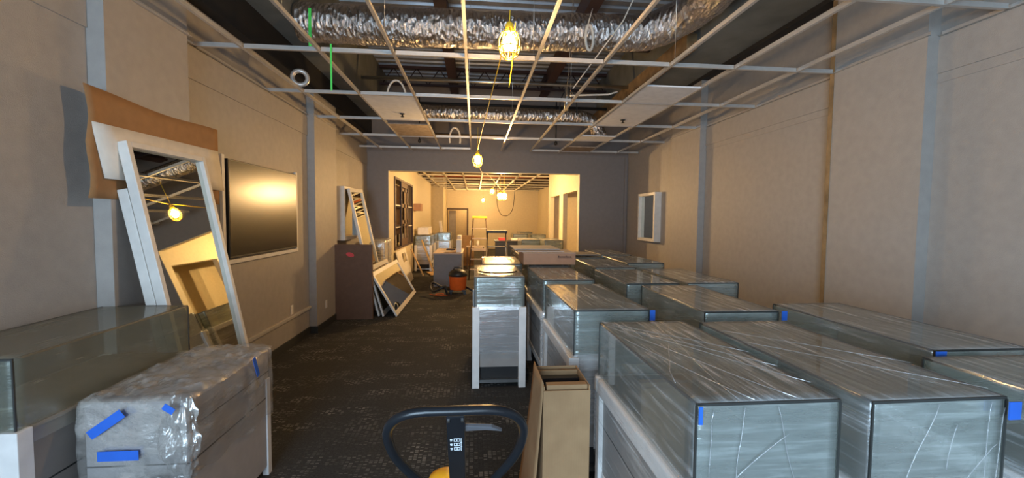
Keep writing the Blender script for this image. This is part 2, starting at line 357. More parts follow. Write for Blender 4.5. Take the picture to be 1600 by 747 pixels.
struct('trim_5', MB().box(-1.50, -1.42, YF - .02, YF + .16, 0, 2.12).box(-.42, -.34, YF - .02, YF + .16, 0, 2.12).box(-1.42, -.42, YF - .02, YF + .16, 2.04, 2.12), 'walnut')
struct('door_1', MB().box(-1.40, -1.02, YF + .9, YF + .94, 0, 2.0), 'laminate')
bulb_light((-.2, YF + .8, 2.5), 30, name='added_room_fill')  # unseen fill lamp added to brighten the room beyond the door
# right side of the back room: alcove wall with two openings
rr_ = MB().box(OX1, OX1 + .12, YB + .15, 9.32, 0, TOPZ).box(OX1, OX1 + .12, 10.95, 11.42, 0, TOPZ).box(OX1, OX1 + .12, 12.82, 13.1, 0, TOPZ)
rr_.box(OX1, OX1 + .12, 9.32, 10.95, 2.29, TOPZ).box(OX1, OX1 + .12, 11.42, 12.82, 2.29, TOPZ).box(OX1 + .12, 3.35, 13.0, 13.1, 0, TOPZ)
struct('wall_right_rear', rr_, 'cream')
struct('wall_alcove', MB().box(3.35, 3.5, YB + .15, YF, 0, TOPZ).box(2.46, 3.35, YB + .16, YB + .2, 0, TOPZ), 'cream')
struct('door_2', MB().box(3.31, 3.35, 15.0, 15.9, .02, 2.05), 'cream', .005)

for nm, b_ in (('shade_liner_far', (-1.44, 3.34, 21.96, 21.99)), ('shade_liner_left', (-1.857, -1.85, YB + .16, 17.98)), ('shade_liner_right', (2.33, 2.338, YB + .16, 13.09)), ('shade_liner_alcove', (3.34, 3.348, 13.12, 21.95)), ('shade_liner_near', (-1.84, 2.3, YB + .152, YB + .17))):
    struct(nm, MB().box(*b_, 3.09, 4.6), 'plenum_brown')  # thin sheets added over the upper walls to darken them above the grid
# ------------------------------------------------------------------ suspended ceiling grids
def tee(mb, a, b, w=.024, h=.038):
    """inverted T section between two points along x or y, bottom face at z"""
    (x0, y0, z), (x1, y1, _) = a, b
    if abs(x1 - x0) > abs(y1 - y0):
        mb.box(x0, x1, y0 - w / 2, y0 + w / 2, z, z + .004); mb.box(x0, x1, y0 - .002, y0 + .002, z + .004, z + h); mb.box(x0, x1, y0 - .004, y0 + .004, z + h - .008, z + h)
    else:
        mb.box(x0 - w / 2, x0 + w / 2, y0, y1, z, z + .004); mb.box(x0 - .002, x0 + .002, y0, y1, z + .004, z + h); mb.box(x0 - .004, x0 + .004, y0, y1, z + h - .008, z + h)
    return mb
RX = [-1.91 + .61 * j for j in range(9)]
RY = [3.68 + 1.22 * i for i in range(-5, 5)]
g = thing('ceiling_grid', (0, 0, GZ), 'bare metal suspended ceiling grid over the front room, mostly without tiles', 'ceiling grid')
for j, x in enumerate(RX):
    tee(MB(), (x, Y0 + .02, 0), (x, 8.86 if j in (0, 1, 2) else 8.7, 0)).build('main_runner', 'tee', g)
xs = [-2.29] + RX + [3.43]
for y in RY:
    for k in range(len(xs) - 1):
        a_, b_ = xs[k], xs[k + 1]
        if k == len(xs) - 2 and 2.8 < y < 3.72: b_ = 3.335
        if y > 8 and k in (4, 5): continue
        if k > 0: a_ += .013
        tee(MB(), (a_, y, 0), (b_ - .013, y, 0)).build('cross_tee', 'tee', g)
wa = MB()
for a_, b_ in ((Y0 + .02, 2.72), (3.49, 5.98)): wa.box(-2.29, -2.266, a_, b_, 0, .003).box(-2.29, -2.287, a_, b_, 0, .03)
for a_, b_ in ((2.72, 3.49), (5.98, 6.9)): wa.box(-2.2, -2.176, a_, b_, 0, .003).box(-2.2, -2.197, a_, b_, 0, .03)
wa.build('wall_angle', 'tee', g)
wa = MB()
for a_, b_ in ((Y0 + .02, 2.85), (3.74, 5.98)): wa.box(3.406, 3.43, a_, b_, 0, .003).box(3.427, 3.43, a_, b_, 0, .03)
for a_, b_ in ((2.85, 3.66), (5.98, 6.9)): wa.box(3.316, 3.34, a_, b_, 0, .003).box(3.337, 3.34, a_, b_, 0, .03)
wa.build('wall_angle', 'tee', g)
g2 = thing('ceiling_grid', (0, 0, GZ), 'pale suspended ceiling grid of the back room, empty of tiles', 'ceiling grid')
for x in [-1.6 + .61 * j for j in range(7)]:
    tee(MB(), (x, YB + .17, 0), (x, 21.9, 0), .05, .06).build('main_runner', 'teewhite', g2)
for y in [10.4 + 1.22 * i for i in range(10)]:
    tee(MB(), (-1.85, y, 0), (2.33 if y < 13.1 else 3.3, y, 0), .03, .05).build('cross_tee', 'teewhite', g2)
# hanger wires
for (x, y, lab) in [(-.69, 3.3, 'left of the nearest lamp'), (.53, 3.9, 'just behind and right of the nearest lamp'), (1.14, 5.0, 'beside the small metal fitting'), (-1.3, 3.0, 'by the green straps'), (.53, 6.1, 'before the thinner foil duct'), (1.75, 3.6, 'under the bend of the large duct'), (-.08, 5.2, 'in the middle of the grid')]:
    tag(MB().tube([(x, y, GZ + .038), (x + .02, y + .05, TOPZ - .01)], .0022, 5).build('hanger_wire', 'steel'), 'thin steel hanger wire above the grid, ' + lab, 'wire', 'ceiling hanger wires')

def tile(i0, i1, y0, y1, mat, label, sprinkler=None):
    x0, x1 = RX[i0] + .004, RX[i1] - .004
    o = MB().box(x0, x1, y0, y1, GZ + .005, GZ + .02).build('ceiling_tile', mat)
    tag(o, label, 'ceiling tile', 'ceiling tiles left in the grid')
    if sprinkler:
        sx, sy = sprinkler
        MB().lathe([(.035, .004), (.035, -.002), (.012, -.004), (.010, -.032), (.024, -.034), (.024, -.038), (.004, -.039)], c=(sx, sy, GZ), n=14).build('sprinkler_head', 'black', o)
tile(1, 2, 4.915, 6.11, 'tile', 'white ceiling tile with sprinkler in the left half of the grid', (-.97, 5.75))
tile(6, 7, 4.915, 6.11, 'tile', 'white ceiling tile with sprinkler in the right half of the grid', (2.05, 5.72))
tile(6, 7, 4.25, 4.885, 'tile', 'short white ceiling tile just in front of the right sprinkler tile')
tile(6, 7, 6.9, 7.33, 'tile', 'white cut ceiling tile farther back behind the right sprinkler tile')
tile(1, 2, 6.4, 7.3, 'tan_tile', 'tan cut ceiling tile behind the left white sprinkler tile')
tile(6, 7, 1.9, 2.45, 'tile', 'white ceiling tile nearest the viewer at the top of the photo')
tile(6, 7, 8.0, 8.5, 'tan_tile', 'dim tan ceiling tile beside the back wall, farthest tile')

# ------------------------------------------------------------------ plenum: ducts, beams, loops
def duct(pts, rad, label, ins=True, n=28, step=.05):
    P = []
    pts = [Vector(p) for p in pts]
    for i in range(len(pts) - 1):
        L = (pts[i + 1] - pts[i]).length; k = max(1, int(L / step))
        for q in range(k): P.append(pts[i].lerp(pts[i + 1], q / k))
    P.append(pts[-1])
    for _ in range(14):
        P = [P[0]] + [(P[i - 1] + P[i] * 2 + P[i + 1]) / 4 for i in range(1, len(P) - 1)] + [P[-1]]
    mb = MB()
    mb.tube(P, rad, n, rr=lambda i, p: (lambda k: rad * (1 + .05 * nz((i * .35, k * .5, rad)) + .035 * nz((i * 1.3, k * 1.1, 3)) + .02 * math.sin(i * 1.1))))
    o = mb.build('flexible_duct', 'foil'); return tag(o, label, 'duct')
duct([(-1.86, 4.72, 3.70), (-.6, 4.70, 3.70), (.8, 4.72, 3.73), (2.0, 4.75, 3.78), (2.30, 4.4, 3.86), (2.42, 3.2, 3.95), (2.45, 1.0, 4.0)], .195, 'large crinkled foil flexible duct crossing the room above the nearest part of the grid')
duct([(-1.0, 7.6, 3.50), (.6, 7.58, 3.48), (1.9, 7.6, 3.50), (2.2, 7.6, 3.42), (2.28, 7.55, 3.12)], .135, 'thinner crinkled foil duct farther back, bending down at its right end')
tag(MB().lathe([(.0, -.14), (.1, -.13), (.17, -.08), (.18, 0), (.18, .35), (.0, .36)], c=(-1.27, 3.95, 3.84), n=24).build('duct_boot', 'steel'), 'round tan metal duct boot above the left end of the large foil duct', 'duct boot')
tag(MB().box(-.52, -.36, Y0 + .1, YB - .02, 4.28, 4.44).box(-.50, -.38, Y0 + .1, YB - .02, 4.44, 4.6).build('steel_beam', 'joist'), 'dark steel beam running lengthwise above the middle left of the grid', 'beam')
tag(MB().box(1.42, 1.5, Y0 + .1, YB - .02, 4.30, 4.6).box(1.38, 1.54, Y0 + .1, YB - .02, 4.27, 4.30).build('steel_beam', 'joist'), 'dark steel beam running lengthwise above the right middle of the grid', 'beam')
def bar_joist(y, lab):
    mb = MB().box(-1.85, 2.65, y - .03, y + .03, 4.52, 4.57).box(-1.85, 2.65, y - .025, y + .025, 4.20, 4.24)
    x = -1.8; up = True
    while x < 2.5:
        mb.tube([(x, y, 4.22 if up else 4.54), (x + .22, y, 4.54 if up else 4.22)], .01, 6); x += .22; up = not up
    tag(mb.build('bar_joist', 'joist'), lab, 'joist')
bar_joist(6.3, 'dark open web joist above the grid behind the large foil duct')
bar_joist(8.4, 'dark open web joist above the grid nearest the back wall')
tag(MB().box(-1.85, 2.65, 3.40, 3.46, 4.2, 4.60).build('plenum_panel', 'void'), 'dark panel hanging under the roof deck above the large foil duct', 'panel')

def ring(name, c, rx, rz, rad, mat, label, cat, tilt=0, arc=1.0, axis='xz'):
    pts = []
    n = 28
    for k in range(n if arc >= 1 else n + 1):
        a = 2 * PI * k / n * arc + (0 if arc >= 1 else (PI / 2 - PI * arc))
        p = Vector((rx * math.cos(a), 0, rz * math.sin(a))); p.rotate(Matrix.Rotation(tilt, 3, 'Z')); pts.append(Vector(c) + p)
    o = MB().tube(pts, rad, 8, closed=arc >= 1).build(name, mat); return tag(o, label, cat)
ring('duct_collar', (-1.91, 4.82, 3.155), .075, .075, .024, 'tee', 'round grey collar above the grid beside the left wall', 'collar', .3)
ring('flexible_conduit', (-1.0, 5.5, 3.13), .12, .25, .012, 'foam', 'white flexible conduit looping up above the left white ceiling tile', 'conduit', .2, .62)
ring('cable_loop', (1.20, 4.42, 3.56), .055, .13, .014, 'foam', 'white cable coil hanging in front of the large foil duct', 'cable', .5)
ring('flexible_conduit', (-.38, 8.0, 3.11), .10, .22, .018, 'foam', 'pale flexible conduit arch above the grid near the back wall', 'conduit', .1, .6)
ring('flexible_conduit', (1.25, 5.6, 3.12), .12, .25, .009, 'black', 'thin dark flexible conduit arch right of the first lamp above the grid', 'conduit', .1, .6)
tag(MB().tube([(1.2, 5.3, 3.21), (1.7, 5.3, 3.24), (1.82, 5.3, 3.28)], .011, 8).build('conduit_rod', 'foam'), 'pale straight conduit stub left of the right white ceiling tiles', 'conduit')
tag(MB().tube([(1.15, 5.28, 3.02), (1.16, 5.28, 3.30)], .028, 12).tube([(1.16, 5.28, 3.30), (1.2, 5.1, 4.5)], .004, 6).build('cable_gripper', 'steel'), 'small metal fitting hanging on a wire in the middle of the grid', 'fitting')
tag(MB().tube([(1.25, 4.5, 3.9), (1.18, 4.42, 3.69)], .006, 6).build('cable', 'foam'), 'white cable dropping onto the coil before the foil duct', 'cable')
tag(MB().tube([(1.75, 3.9, 4.3), (1.45, 4.1, 3.6), (1.05, 4.5, 3.05)], .006, 6).build('cable', 'foam'), 'thin grey cable slanting down right of the white coil', 'cable')
tag(MB().box(-1.392, -1.368, 3.70, 3.702, 3.04, 3.38).build('green_strap', 'green'), 'bright green strap hanging above the grid under the left duct end', 'strap')
tag(MB().box(-1.206, -1.192, 3.66, 3.662, 2.70, 3.08).build('green_strap', 'green'), 'narrow bright green strap dangling down through the grid', 'strap')
for k, (x, y, lab) in enumerate([(-1.05, 8.1, 'left'), (1.55, 8.0, 'right')]):
    mb = MB().tube([(x, y, 3.05), (x, y, 3.9)], .012, 6).lathe([(.03, 0), (.03, .05), (.012, .06)], c=(x, y, 3.06), n=12)
    tag(mb.build('sprinkler_drop', 'black'), 'dark sprinkler drop pipe above the grid near the back wall, ' + lab + ' of the middle', 'pipe')
for k, (x0, x1, y, z, mt, lab) in enumerate([(-1.8, 2.6, 6.9, 3.85, 'steel', 'metal pipe crossing above the grid behind the first steel joist'),
                                       (-.9, .6, 9.15, 3.40, 'lumber', 'yellowish lumber blocking above the grid against the back wall'),
                                       (-1.8, 2.6, 8.05, 3.78, 'void', 'black pipe crossing above the grid close to the back wall')]):
    tag(MB().tube([(x0, y, z), (x1, y, z)], .028 if mt != 'lumber' else .045, 10).build('overhead_pipe', mt), lab, 'pipe')
# back-room plenum pieces
for k in range(5):
    y = 10.6 + 2.1 * k
    tag(MB().tube([(-1.8, y, 3.5), (2.3 if y < 13.2 else 3.3, y, 3.5)], .05, 8).build('overhead_pipe', 'ceiling_orange' if k % 2 == 0 else 'steel'),
        ('orange' if k % 2 == 0 else 'grey metal') + ' pipe crossing above the back room grid, number %s from the opening' % ['one', 'two', 'three', 'four', 'five'][k], 'pipe')
for k in range(6):
    y = 10.0 + 2.0 * k
    tag(MB().box(-1.845, 2.325 if y < 13.2 else 3.335, y, y + .06, 3.85, 4.1).build('rear_joist', 'joist'), 'dark joist above the back room grid, ' + ['nearest the opening', 'second from the opening', 'third from the opening', 'fourth from the opening', 'second from the far wall', 'nearest the far wall'][k], 'joist', 'joists of the back room')

# ------------------------------------------------------------------ hanging caged lamps
def cage_lamp(loc, label, power, s=1.0, top=None):
    t = thing('caged_work_lamp', loc, label, 'lamp', 'string of caged work lamps')
    # origin at the bulb centre
    b_ = MB().lathe([(.001, -.055 * s), (.02 * s, -.05 * s), (.036 * s, -.025 * s), (.046 * s, 0), (.030 * s, .03 * s), (.014 * s, .055 * s), (.013 * s, .07 * s)], n=16).build('bulb', 'bulb', t)
    b_.visible_shadow = True
    MB().lathe([(.024 * s, .068 * s), (.028 * s, .072 * s), (.026 * s, .12 * s), (.012 * s, .135 * s)], n=16).build('socket', 'yellow', t)
    cg = MB(); nr = 8
    prof = [(.028, .085), (.052, .06), (.068, .02), (.068, -.03), (.056, -.075), (.030, -.098)]
    for k in range(nr):
        a = 2 * PI * k / nr
        cg.tube([(q * s * math.cos(a), q * s * math.sin(a), z * s) for q, z in prof], .0042 * s, 6)
    for q, z in (prof[1], prof[3], prof[4], prof[5]):
        cg.tube([(q * s * math.cos(2 * PI * k / 24), q * s * math.sin(2 * PI * k / 24), z * s) for k in range(24)], .004 * s, 6, closed=True)
    cg.build('wire_guard', 'cage', t)
    if top: MB().tube([(0, 0, .13 * s), (.003, .0, top)], .0035, 6).build('hook', 'yellow', t)
    bulb_light((loc[0], loc[1], loc[2] - .0), power, .045)
    b_.visible_shadow = False
    return t
cage_lamp((.23, 2.9, 2.84), 'glowing caged work lamp hanging nearest the viewer below the ceiling grid', 24, 1.05, .22)
cage_lamp((.04, 6.5, 2.53), 'glowing caged work lamp hanging low before the back wall', 24, 1.05, .50)
for (p, lab, pw) in [((.66, 10.9, 2.21), 'glowing lamp in the back room, left of the brightest close pair', 100), ((.80, 11.5, 2.24), 'glowing lamp in the back room, right of the brightest close pair', 100), ((.68, 16.5, 2.68), 'glowing lamp in the back room up against the grid behind the bright pair', 90), ((.40, 20.16, 2.48), 'glowing lamp near the far wall, lowest and leftmost in the back room', 90)]:
    cage_lamp(p, lab, pw, 1.15, 3.06 - p[2])
def cable(pts, rad, mat, label, n=20, name='lamp_cord'):
    P = []
    pts = [Vector(p) for p in pts]
    for i in range(len(pts) - 1):
        for q in range(6): P.append(pts[i].lerp(pts[i + 1], q / 6))
    P.append(pts[-1])
    for _ in range(5): P = [P[0]] + [(P[i - 1] + P[i] * 2 + P[i + 1]) / 4 for i in range(1, len(P) - 1)] + [P[-1]]
    return tag(MB().tube(P, rad, 6).build(name, mat), label, 'cord')
cable([(.23, 2.93, 2.98), (.20, 3.6, 2.95), (.14, 4.8, 2.88), (.08, 5.9, 2.80), (.04, 6.46, 2.68)], .005, 'yellow', 'yellow lamp cord running from the near caged lamp to the far one')
cable([(.27, 2.9, 2.98), (.265, 3.1, 2.75), (.25, 3.15, 2.62)], .004, 'yellow', 'short yellow cord end hanging beside the near caged lamp')
cable([(.04, 6.54, 2.68), (.1, 8.8, 2.60), (.3, 10, 2.7), (.66, 10.86, 2.4)], .005, 'yellow', 'yellow cord leading from the far caged lamp into the back room')
cable([(.74, 14.8, 2.9), (.80, 14.9, 2.0), (.95, 15.0, 1.72), (1.2, 15.1, 1.70), (1.4, 15.1, 1.95), (1.48, 15.28, 3.05)], .012, 'walnut', 'brown cord hanging in a deep loop in the back room')

# ------------------------------------------------------------------ showcases
HX, HY, CH = .24, .50, 1.08
def ringbox(mb, x, y, t_, z0, z1):
    mb.box(-x, x, -y, -y + t_, z0, z1).box(-x, x, y - t_, y, z0, z1).box(-x, -x + t_, -y + t_, y - t_, z0, z1).box(x - t_, x, -y + t_, y - t_, z0, z1); return mb
def shell(x, y, z0, z1, amp, seed, nper=72, rows=14, capr=10, fs=5.0, droop=0, step=None):
    """one continuous sheet of film: skirt rows then rings over the top"""
    mb = MB(); per = []
    tot = 4 * (x + y)
    for k in range(nper):
        d = tot * k / nper
        if d < 2 * x: per.append((-x + d, -y, 0, -1))
        elif d < 2 * x + 2 * y: per.append((x, -y + d - 2 * x, 1, 0))
        elif d < 4 * x + 2 * y: per.append((x - (d - 2 * x - 2 * y), y, 0, 1))
        else: per.append((-x, y - (d - 4 * x - 2 * y), -1, 0))
    vs = []
    for j in range(rows + 1):
        z = z0 + (z1 - z0) * j / rows
        for k, (a, b_, nx, ny) in enumerate(per):
            w_ = (nz((a * fs + seed, b_ * fs, z * fs)) + .5 * nz((a * fs * 3, b_ * fs * 3 + seed, z * fs * 3))) * amp + amp * .9
            if j >= rows - 1: w_ = amp * .5 * (rows - j)
            if step and z > step[0]: a, b_ = a * (x - step[1]) / x, b_ * (y - step[1]) / y
            zz = z + (droop * nz((a * 4, b_ * 4, seed)) if j == 0 else 0)
            vs.append((a + nx * w_, b_ + ny * w_, zz))
    for j in range(1, capr + 1):
        q = 1 - j / capr * .999
        for (a, b_, nx, ny) in per:
            if step: a, b_ = a * (x - step[1]) / x, b_ * (y - step[1]) / y
            vs.append((a * q, b_ * q, z1 + amp * .5 + abs(nz((a * q * fs + seed, b_ * q * fs, 1))) * amp * 1.3))
    fs_ = []
    for j in range(rows + capr):
        for k in range(nper):
            fs_.append((j * nper + k, j * nper + (k + 1) % nper, (j + 1) * nper + (k + 1) % nper, (j + 1) * nper + k))
    return mb.add(vs, fs_, True)
def make_case(rail=True, wrap='film', wz=.36, seed=0, loc=(0, 0, 0)):
    t = thing('display_case', loc, 'x', 'display case', 'glass display cases stored in the room')
    MB().box(-.225, .225, -.485, .485, .20, .765).build('base_cabinet', 'laminate', t)
    MB().box(-.2255, .2255, -.4855, .4855, .512, .520).build('panel_seam', 'black', t)
    MB().box(-.20, .20, -.45, .45, .05, .20).build('toe_kick', 'void', t)
    MB().box(-.222, .222, -.494, -.455, .045, .075).build('foot_rail', 'steel', t)
    if rail: ringbox(MB(), .262, .515, .05, .70, .785).build('top_rail', 'white', t, .014, seg=3)
    else: MB().box(-.238, .238, -.495, .495, .765, .785).build('top_board', 'laminate', t, .002)
    ringbox(MB(), .232, .475, .03, .20, .265).build('bottom_rail', 'white', t, .003)
    for sx in (-1, 1):
        for sy in (-1, 1):
            px_, py_ = (.25, .505) if rail else (.259, .516)
            MB().box(min(sx * .19, sx * px_), max(sx * .19, sx * px_), min(sy * .455, sy * py_), max(sy * .455, sy * py_), 0, .70 if rail else .79).build('corner_post', 'white', t, .003)
    MB().box(-.225, .225, -.485, .485, .766, .786).build('display_deck', 'deckwood', t)
    gb = MB().box(-HX, HX, -HY, -HY + .006, .79, 1.074).box(-HX, HX, HY - .006, HY, .79, 1.074).box(-HX, -HX + .006, -HY + .006, HY - .006, .79, 1.074).box(HX - .006, HX, -HY + .006, HY - .006, .79, 1.074).box(-HX, HX, -HY, HY, 1.074, 1.080)
    gb.build('glass_hood', 'glass', t)
    e = ringbox(MB(), HX + .0012, HY + .0012, .007, 1.0725, 1.0812)
    for sx in (-1, 1):
        for sy in (-1, 1): e.box(sx * HX - .003, sx * HX + .003, sy * HY - .003, sy * HY + .003, .79, 1.073)
    e.build('hood_edge', 'rubber', t)
    if wrap: shell(.252 if not rail else .264, .508 if not rail else .517, wz, 1.083, .0022, seed, rows=34, step=(.787, .0105 if not rail else .0225)).build('stretch_wrap', wrap, t)
    return t
# hood sits slightly inside the rail, so film bulges over it: build the standard wrapped case
case0 = None
cases = []
G = 'glass display cases stored in the room'
def case_at(x, y, label, rz=0, src=None):
    global case0
    if src is None:
        if case0 is None: case0 = make_case(); c = case0
        else: c = copy_tree(case0)
    else: c = src
    c.location = (x, y, 0); c.rotation_euler = (0, 0, rz); c['label'] = label; cases.append(c); return c
case_at(.925, 1.70, 'wrapped glass display case nearest the viewer, beside the open kraft carton', .0)
case_at(1.49, 1.68, 'wrapped glass display case right of the nearest one, blue tape on its front corner', .01)
case_at(.85, 3.00, 'wrapped display case behind the nearest one, with blue tape on its front right corner', .01)
case_at(1.66, 2.92, 'wrapped display case in the middle of the rows, glass side turned greenish', -.01)
case_at(2.27, 2.14, 'wrapped display case along the right wall with blue tape on its front left corner', 0)
case_at(2.12, 1.06, 'wrapped display case cut off by the right edge of the photo', 0)
case_at(.86, 4.24, 'wrapped display case just in front of the pink carton', .01)
case_at(1.57, 4.02, 'wrapped display case, third back in the middle row', 0)
case_at(2.13, 4.04, 'wrapped display case, third back on the right with gold highlights', .02)
case_at(1.64, 5.20, 'wrapped display case, fourth back in the middle row with the small opening', 0)
case_at(2.20, 5.66, 'wrapped display case before the grey back wall, right of the middle row', 0)
case_at(.89, 5.34, 'wrapped display case carrying the pink carton and pale boards', 0)
case_at(1.62, 6.40, 'wrapped display case bearing a loose grey board, right of the pink carton', .0)
case_at(.92, 6.50, 'wrapped display case directly behind the one with the pink carton', 0)
case_at(.95, 7.70, 'wrapped display case beyond the pink carton, nearest the wide opening', 0)
case_at(2.22, 6.85, 'wrapped display case farthest back against the grey wall on the right', 0)
caseM = make_case(rail=False, wrap='film_heavy', wz=.34, seed=5)
case_at(.24, 4.46, 'heavily wrapped display case standing alone at the aisle end with white legs', 0, caseM)
case_at(.34, 5.56, 'heavily wrapped display case just behind the one with the white legs', 0, copy_tree(caseM))
caseN = make_case(rail=False, wrap='film_dull', wz=.72, seed=8)
case_at(-2.035, 2.262, 'glass display case in thin film against the left wall', 0, caseN)
def ridge(caseo, pts, rad=.003):
    P = []
    for i in range(len(pts) - 1):
        for q in range(8):
            p = Vector(pts[i]).lerp(Vector(pts[i + 1]), q / 8); P.append(p + Vector((.022 * nz(p * 4), .0005, .014 * nz(p * 5) if abs(pts[0][1]) > .505 else 0)))
    P.append(Vector(pts[-1]))
    o = MB().tube(P, rad, 6, rr=lambda i, p: rad * .6 * (1 + .7 * nz((i * .4, rad * 900, 2)))).build('film_ridge', 'film_ridge', caseo)
ZR = 1.088
for x0, y0, x1, y1 in [(-.235, .49, .24, -.05), (-.235, .46, .24, -.22), (-.22, .44, .24, -.38), (-.235, .40, .10, -.50), (-.235, .2, -.05, -.50), (.05, .5, -.1, -.5), (.12, .5, -.235, -.35)]:
    ridge(cases[0], [(x0, y0, ZR), (x1, y1, ZR)], .0022)
for x0, z0, x1, z1 in [(-.19, .80, -.19, 1.07), (-.10, .80, -.09, 1.07), (.10, .80, .02, 1.07), (-.22, .84, .20, .80), (-.1, .84, .06, .98)]:
    ridge(cases[0], [(x0, -.512, z0), (x1, -.512, z1)], .002)
for x0, y0, x1, y1 in [(-.235, .30, .24, -.2), (-.235, .1, .24, -.45), (-.1, .5, -.235, -.1)]:
    ridge(cases[1], [(x0, y0, ZR), (x1, y1, ZR)], .0018)
for x0, z0, x1, z1 in [(.16, .80, .17, 1.07), (.20, .80, .22, 1.05), (-.12, .8, -.02, 1.07), (.03, .85, .05, 1.0), (.08, .80, .2, .93)]:
    ridge(cases[1], [(x0, -.512, z0), (x1, -.512, z1)], .002)
for x0, y0, x1, y1 in [(-.235, .45, .2, -.4), (-.235, .3, .1, -.5)]:
    ridge(cases[2], [(x0, y0, ZR), (x1, y1, ZR)], .0015)
# film remnant and black strap
cable([(.05, 4.25, 1.097), (.12, 4.12, 1.10), (.24, 4.08, 1.102), (.36, 4.12, 1.10), (.43, 4.25, 1.097)], .009, 'walnut', 'dark curved strap lying on top of the white legged wrapped case', name='strap')
def tape(x0, x1, y0, y1, z0, z1, label):
    tag(MB().box(x0, x1, y0, y1, z0, z1).build('tape_strip', 'tape'), label, 'tape')
tape(1.70, 1.742, 1.148, 1.152, 1.02, 1.078, 'blue tape on the front right corner of the second display case')
tape(.676, .688, 1.168, 1.172, 1.03, 1.085, 'blue tape strip on the front left corner of the nearest display case')
tape(1.085, 1.118, 2.465, 2.469, 1.02, 1.085, 'blue tape on the front corner of the case behind the nearest one')
tape(2.0, 2.05, 1.607, 1.611, 1.045, 1.085, 'blue tape on the front corner of the right wall display case')
tape(1.895, 1.93, 2.385, 2.389, 1.03, 1.088, 'light blue tape on the corner of the middle display case')

tag(MB().box(.575, .583, 2.455, 2.52, .69, .80).box(.575, .635, 2.447, 2.455, .69, .80).build('corner_guard', 'white'), 'small white corner guard on the wrapped case behind the kraft carton', 'corner guard')
# wrapped low cabinet at lower left
t = thing('drawer_cabinet', (-1.525, 2.41, 0), 'low grey drawer cabinet draped in crumpled clear film beside the aisle', 'cabinet')
MB().box(-.22, .22, -.42, .32, .06, .80).build('cabinet_body', plain('light_grey_laminate', (0.42, 0.40, 0.40), .5), t, .004)
MB().box(-.2225, .2225, -.4225, .3225, .50, .506).box(-.2225, .2225, -.4225, .3225, .66, .665).build('drawer_gap', 'black', t)
for sx in (-1, 1):
    for sy in (1,): MB().box(min(sx * .19, sx * .228), max(sx * .19, sx * .228), -.425 if sy < 0 else .28, -.38 if sy < 0 else .325, 0, .62).build('corner_post', 'white', t, .003)
pf = shell(.232, .382, .42, .812, .014, 3, nper=140, rows=20, capr=14, fs=6.0, droop=.1).build('plastic_film', 'bubble', t); pf.location = (0, -.05, 0)
def bunch(a, c):
    th = -PI / 2 - .9 + a * 2.0; z = .44 + c * .375
    rr = .05 + .05 * math.sin(c * PI) + .035 * nz((a * 5, c * 4, 1)) + .02 * nz((a * 14, c * 9, 4))
    return (.185 + rr * math.cos(th), -.385 + rr * math.sin(th), z + .02 * nz((a * 6, c * 3, 9)))
MB().grid(bunch, 40, 30).build('film_bunch', 'bubble', t)
def loose(a, c):
    return (-.22 + .47 * a, -.42 + .76 * c, .822 + .028 * abs(nz((a * 5, c * 7, 3))) + .018 * abs(nz((a * 13, c * 17, 6))) - .02 * (abs(a - .5) * 2) ** 8)
MB().grid(loose, 50, 70).build('loose_film', 'bubble', t)
def slant_tape(c, w, h, ang, plane, label):
    mb = MB(); R_ = Matrix.Rotation(ang, 4, 'Y')
    if plane == 'y': mt = Matrix.Translation(c) @ R_
    else: mt = Matrix.Translation(c) @ Matrix.Rotation(PI / 2, 4, 'Z') @ R_
    mb.mbox(mt, -w / 2, w / 2, -.001, .001, -h / 2, h / 2)
    tag(mb.build('tape_strip', 'tape'), label, 'tape')
slant_tape((-1.62, 1.945, .72), .17, .042, -.62, 'y', 'slanted blue tape on the front of the film covered cabinet')
slant_tape((-1.575, 1.945, .575), .17, .045, 0, 'y', 'level blue tape low on the front of the film covered cabinet')
slant_tape((-1.345, 1.925, .79), .05, .03, .6, 'y', 'small blue tape scrap on the front right corner of the film covered cabinet')
slant_tape((-1.262, 2.50, .77), .13, .03, 1.2, 'x', 'curved blue tape on the aisle side of the film covered cabinet')

# ------------------------------------------------------------------ cartons
t = thing('open_carton', (.43, 2.05, 0), 'tall open kraft carton standing beside the nearest display case', 'carton')
k = MB(); x0, x1, y0, y1, h, w_ = -.10, .128, -.13, .15, .845, .006
k.box(x0, x1, y0, y0 + w_, 0, h - .02).box(x0, x1, y1 - w_, y1, 0, h).box(x1 - w_, x1, y0 + w_, y1 - w_, 0, h).box(x0, x0 + w_, y0 + w_, y1 - w_, 0, h).box(x0, x1, y0, y1, 0, w_)
k.build('carton_body', 'kraft', t)
MB().box(x0 + .01, x1 - .008, y1 - .05, y1 - .044, .3, h - .006).build('inner_board', 'kraft', t)
MB().box(x0 + .02, x1 - .01, y1 - .10, y1 - .055, .1, h - .03).build('slot_shade', 'black', t)  # black slab stands in for the shade in the slot between the flaps
MB().box(x0 + .02, x1 - .01, y0 + .02, y0 + .06, .1, h + .0).build('inner_flap', 'kraft', t)
MB().grid(lambda a, c: (x0 - .002 - .10 * (1 - c) ** 1.2 * (.6 + .4 * a) , y0 + a * .30, .05 + c * (h - .03)), 6, 16).build('side_flap', 'kraft', t, thick=.005)
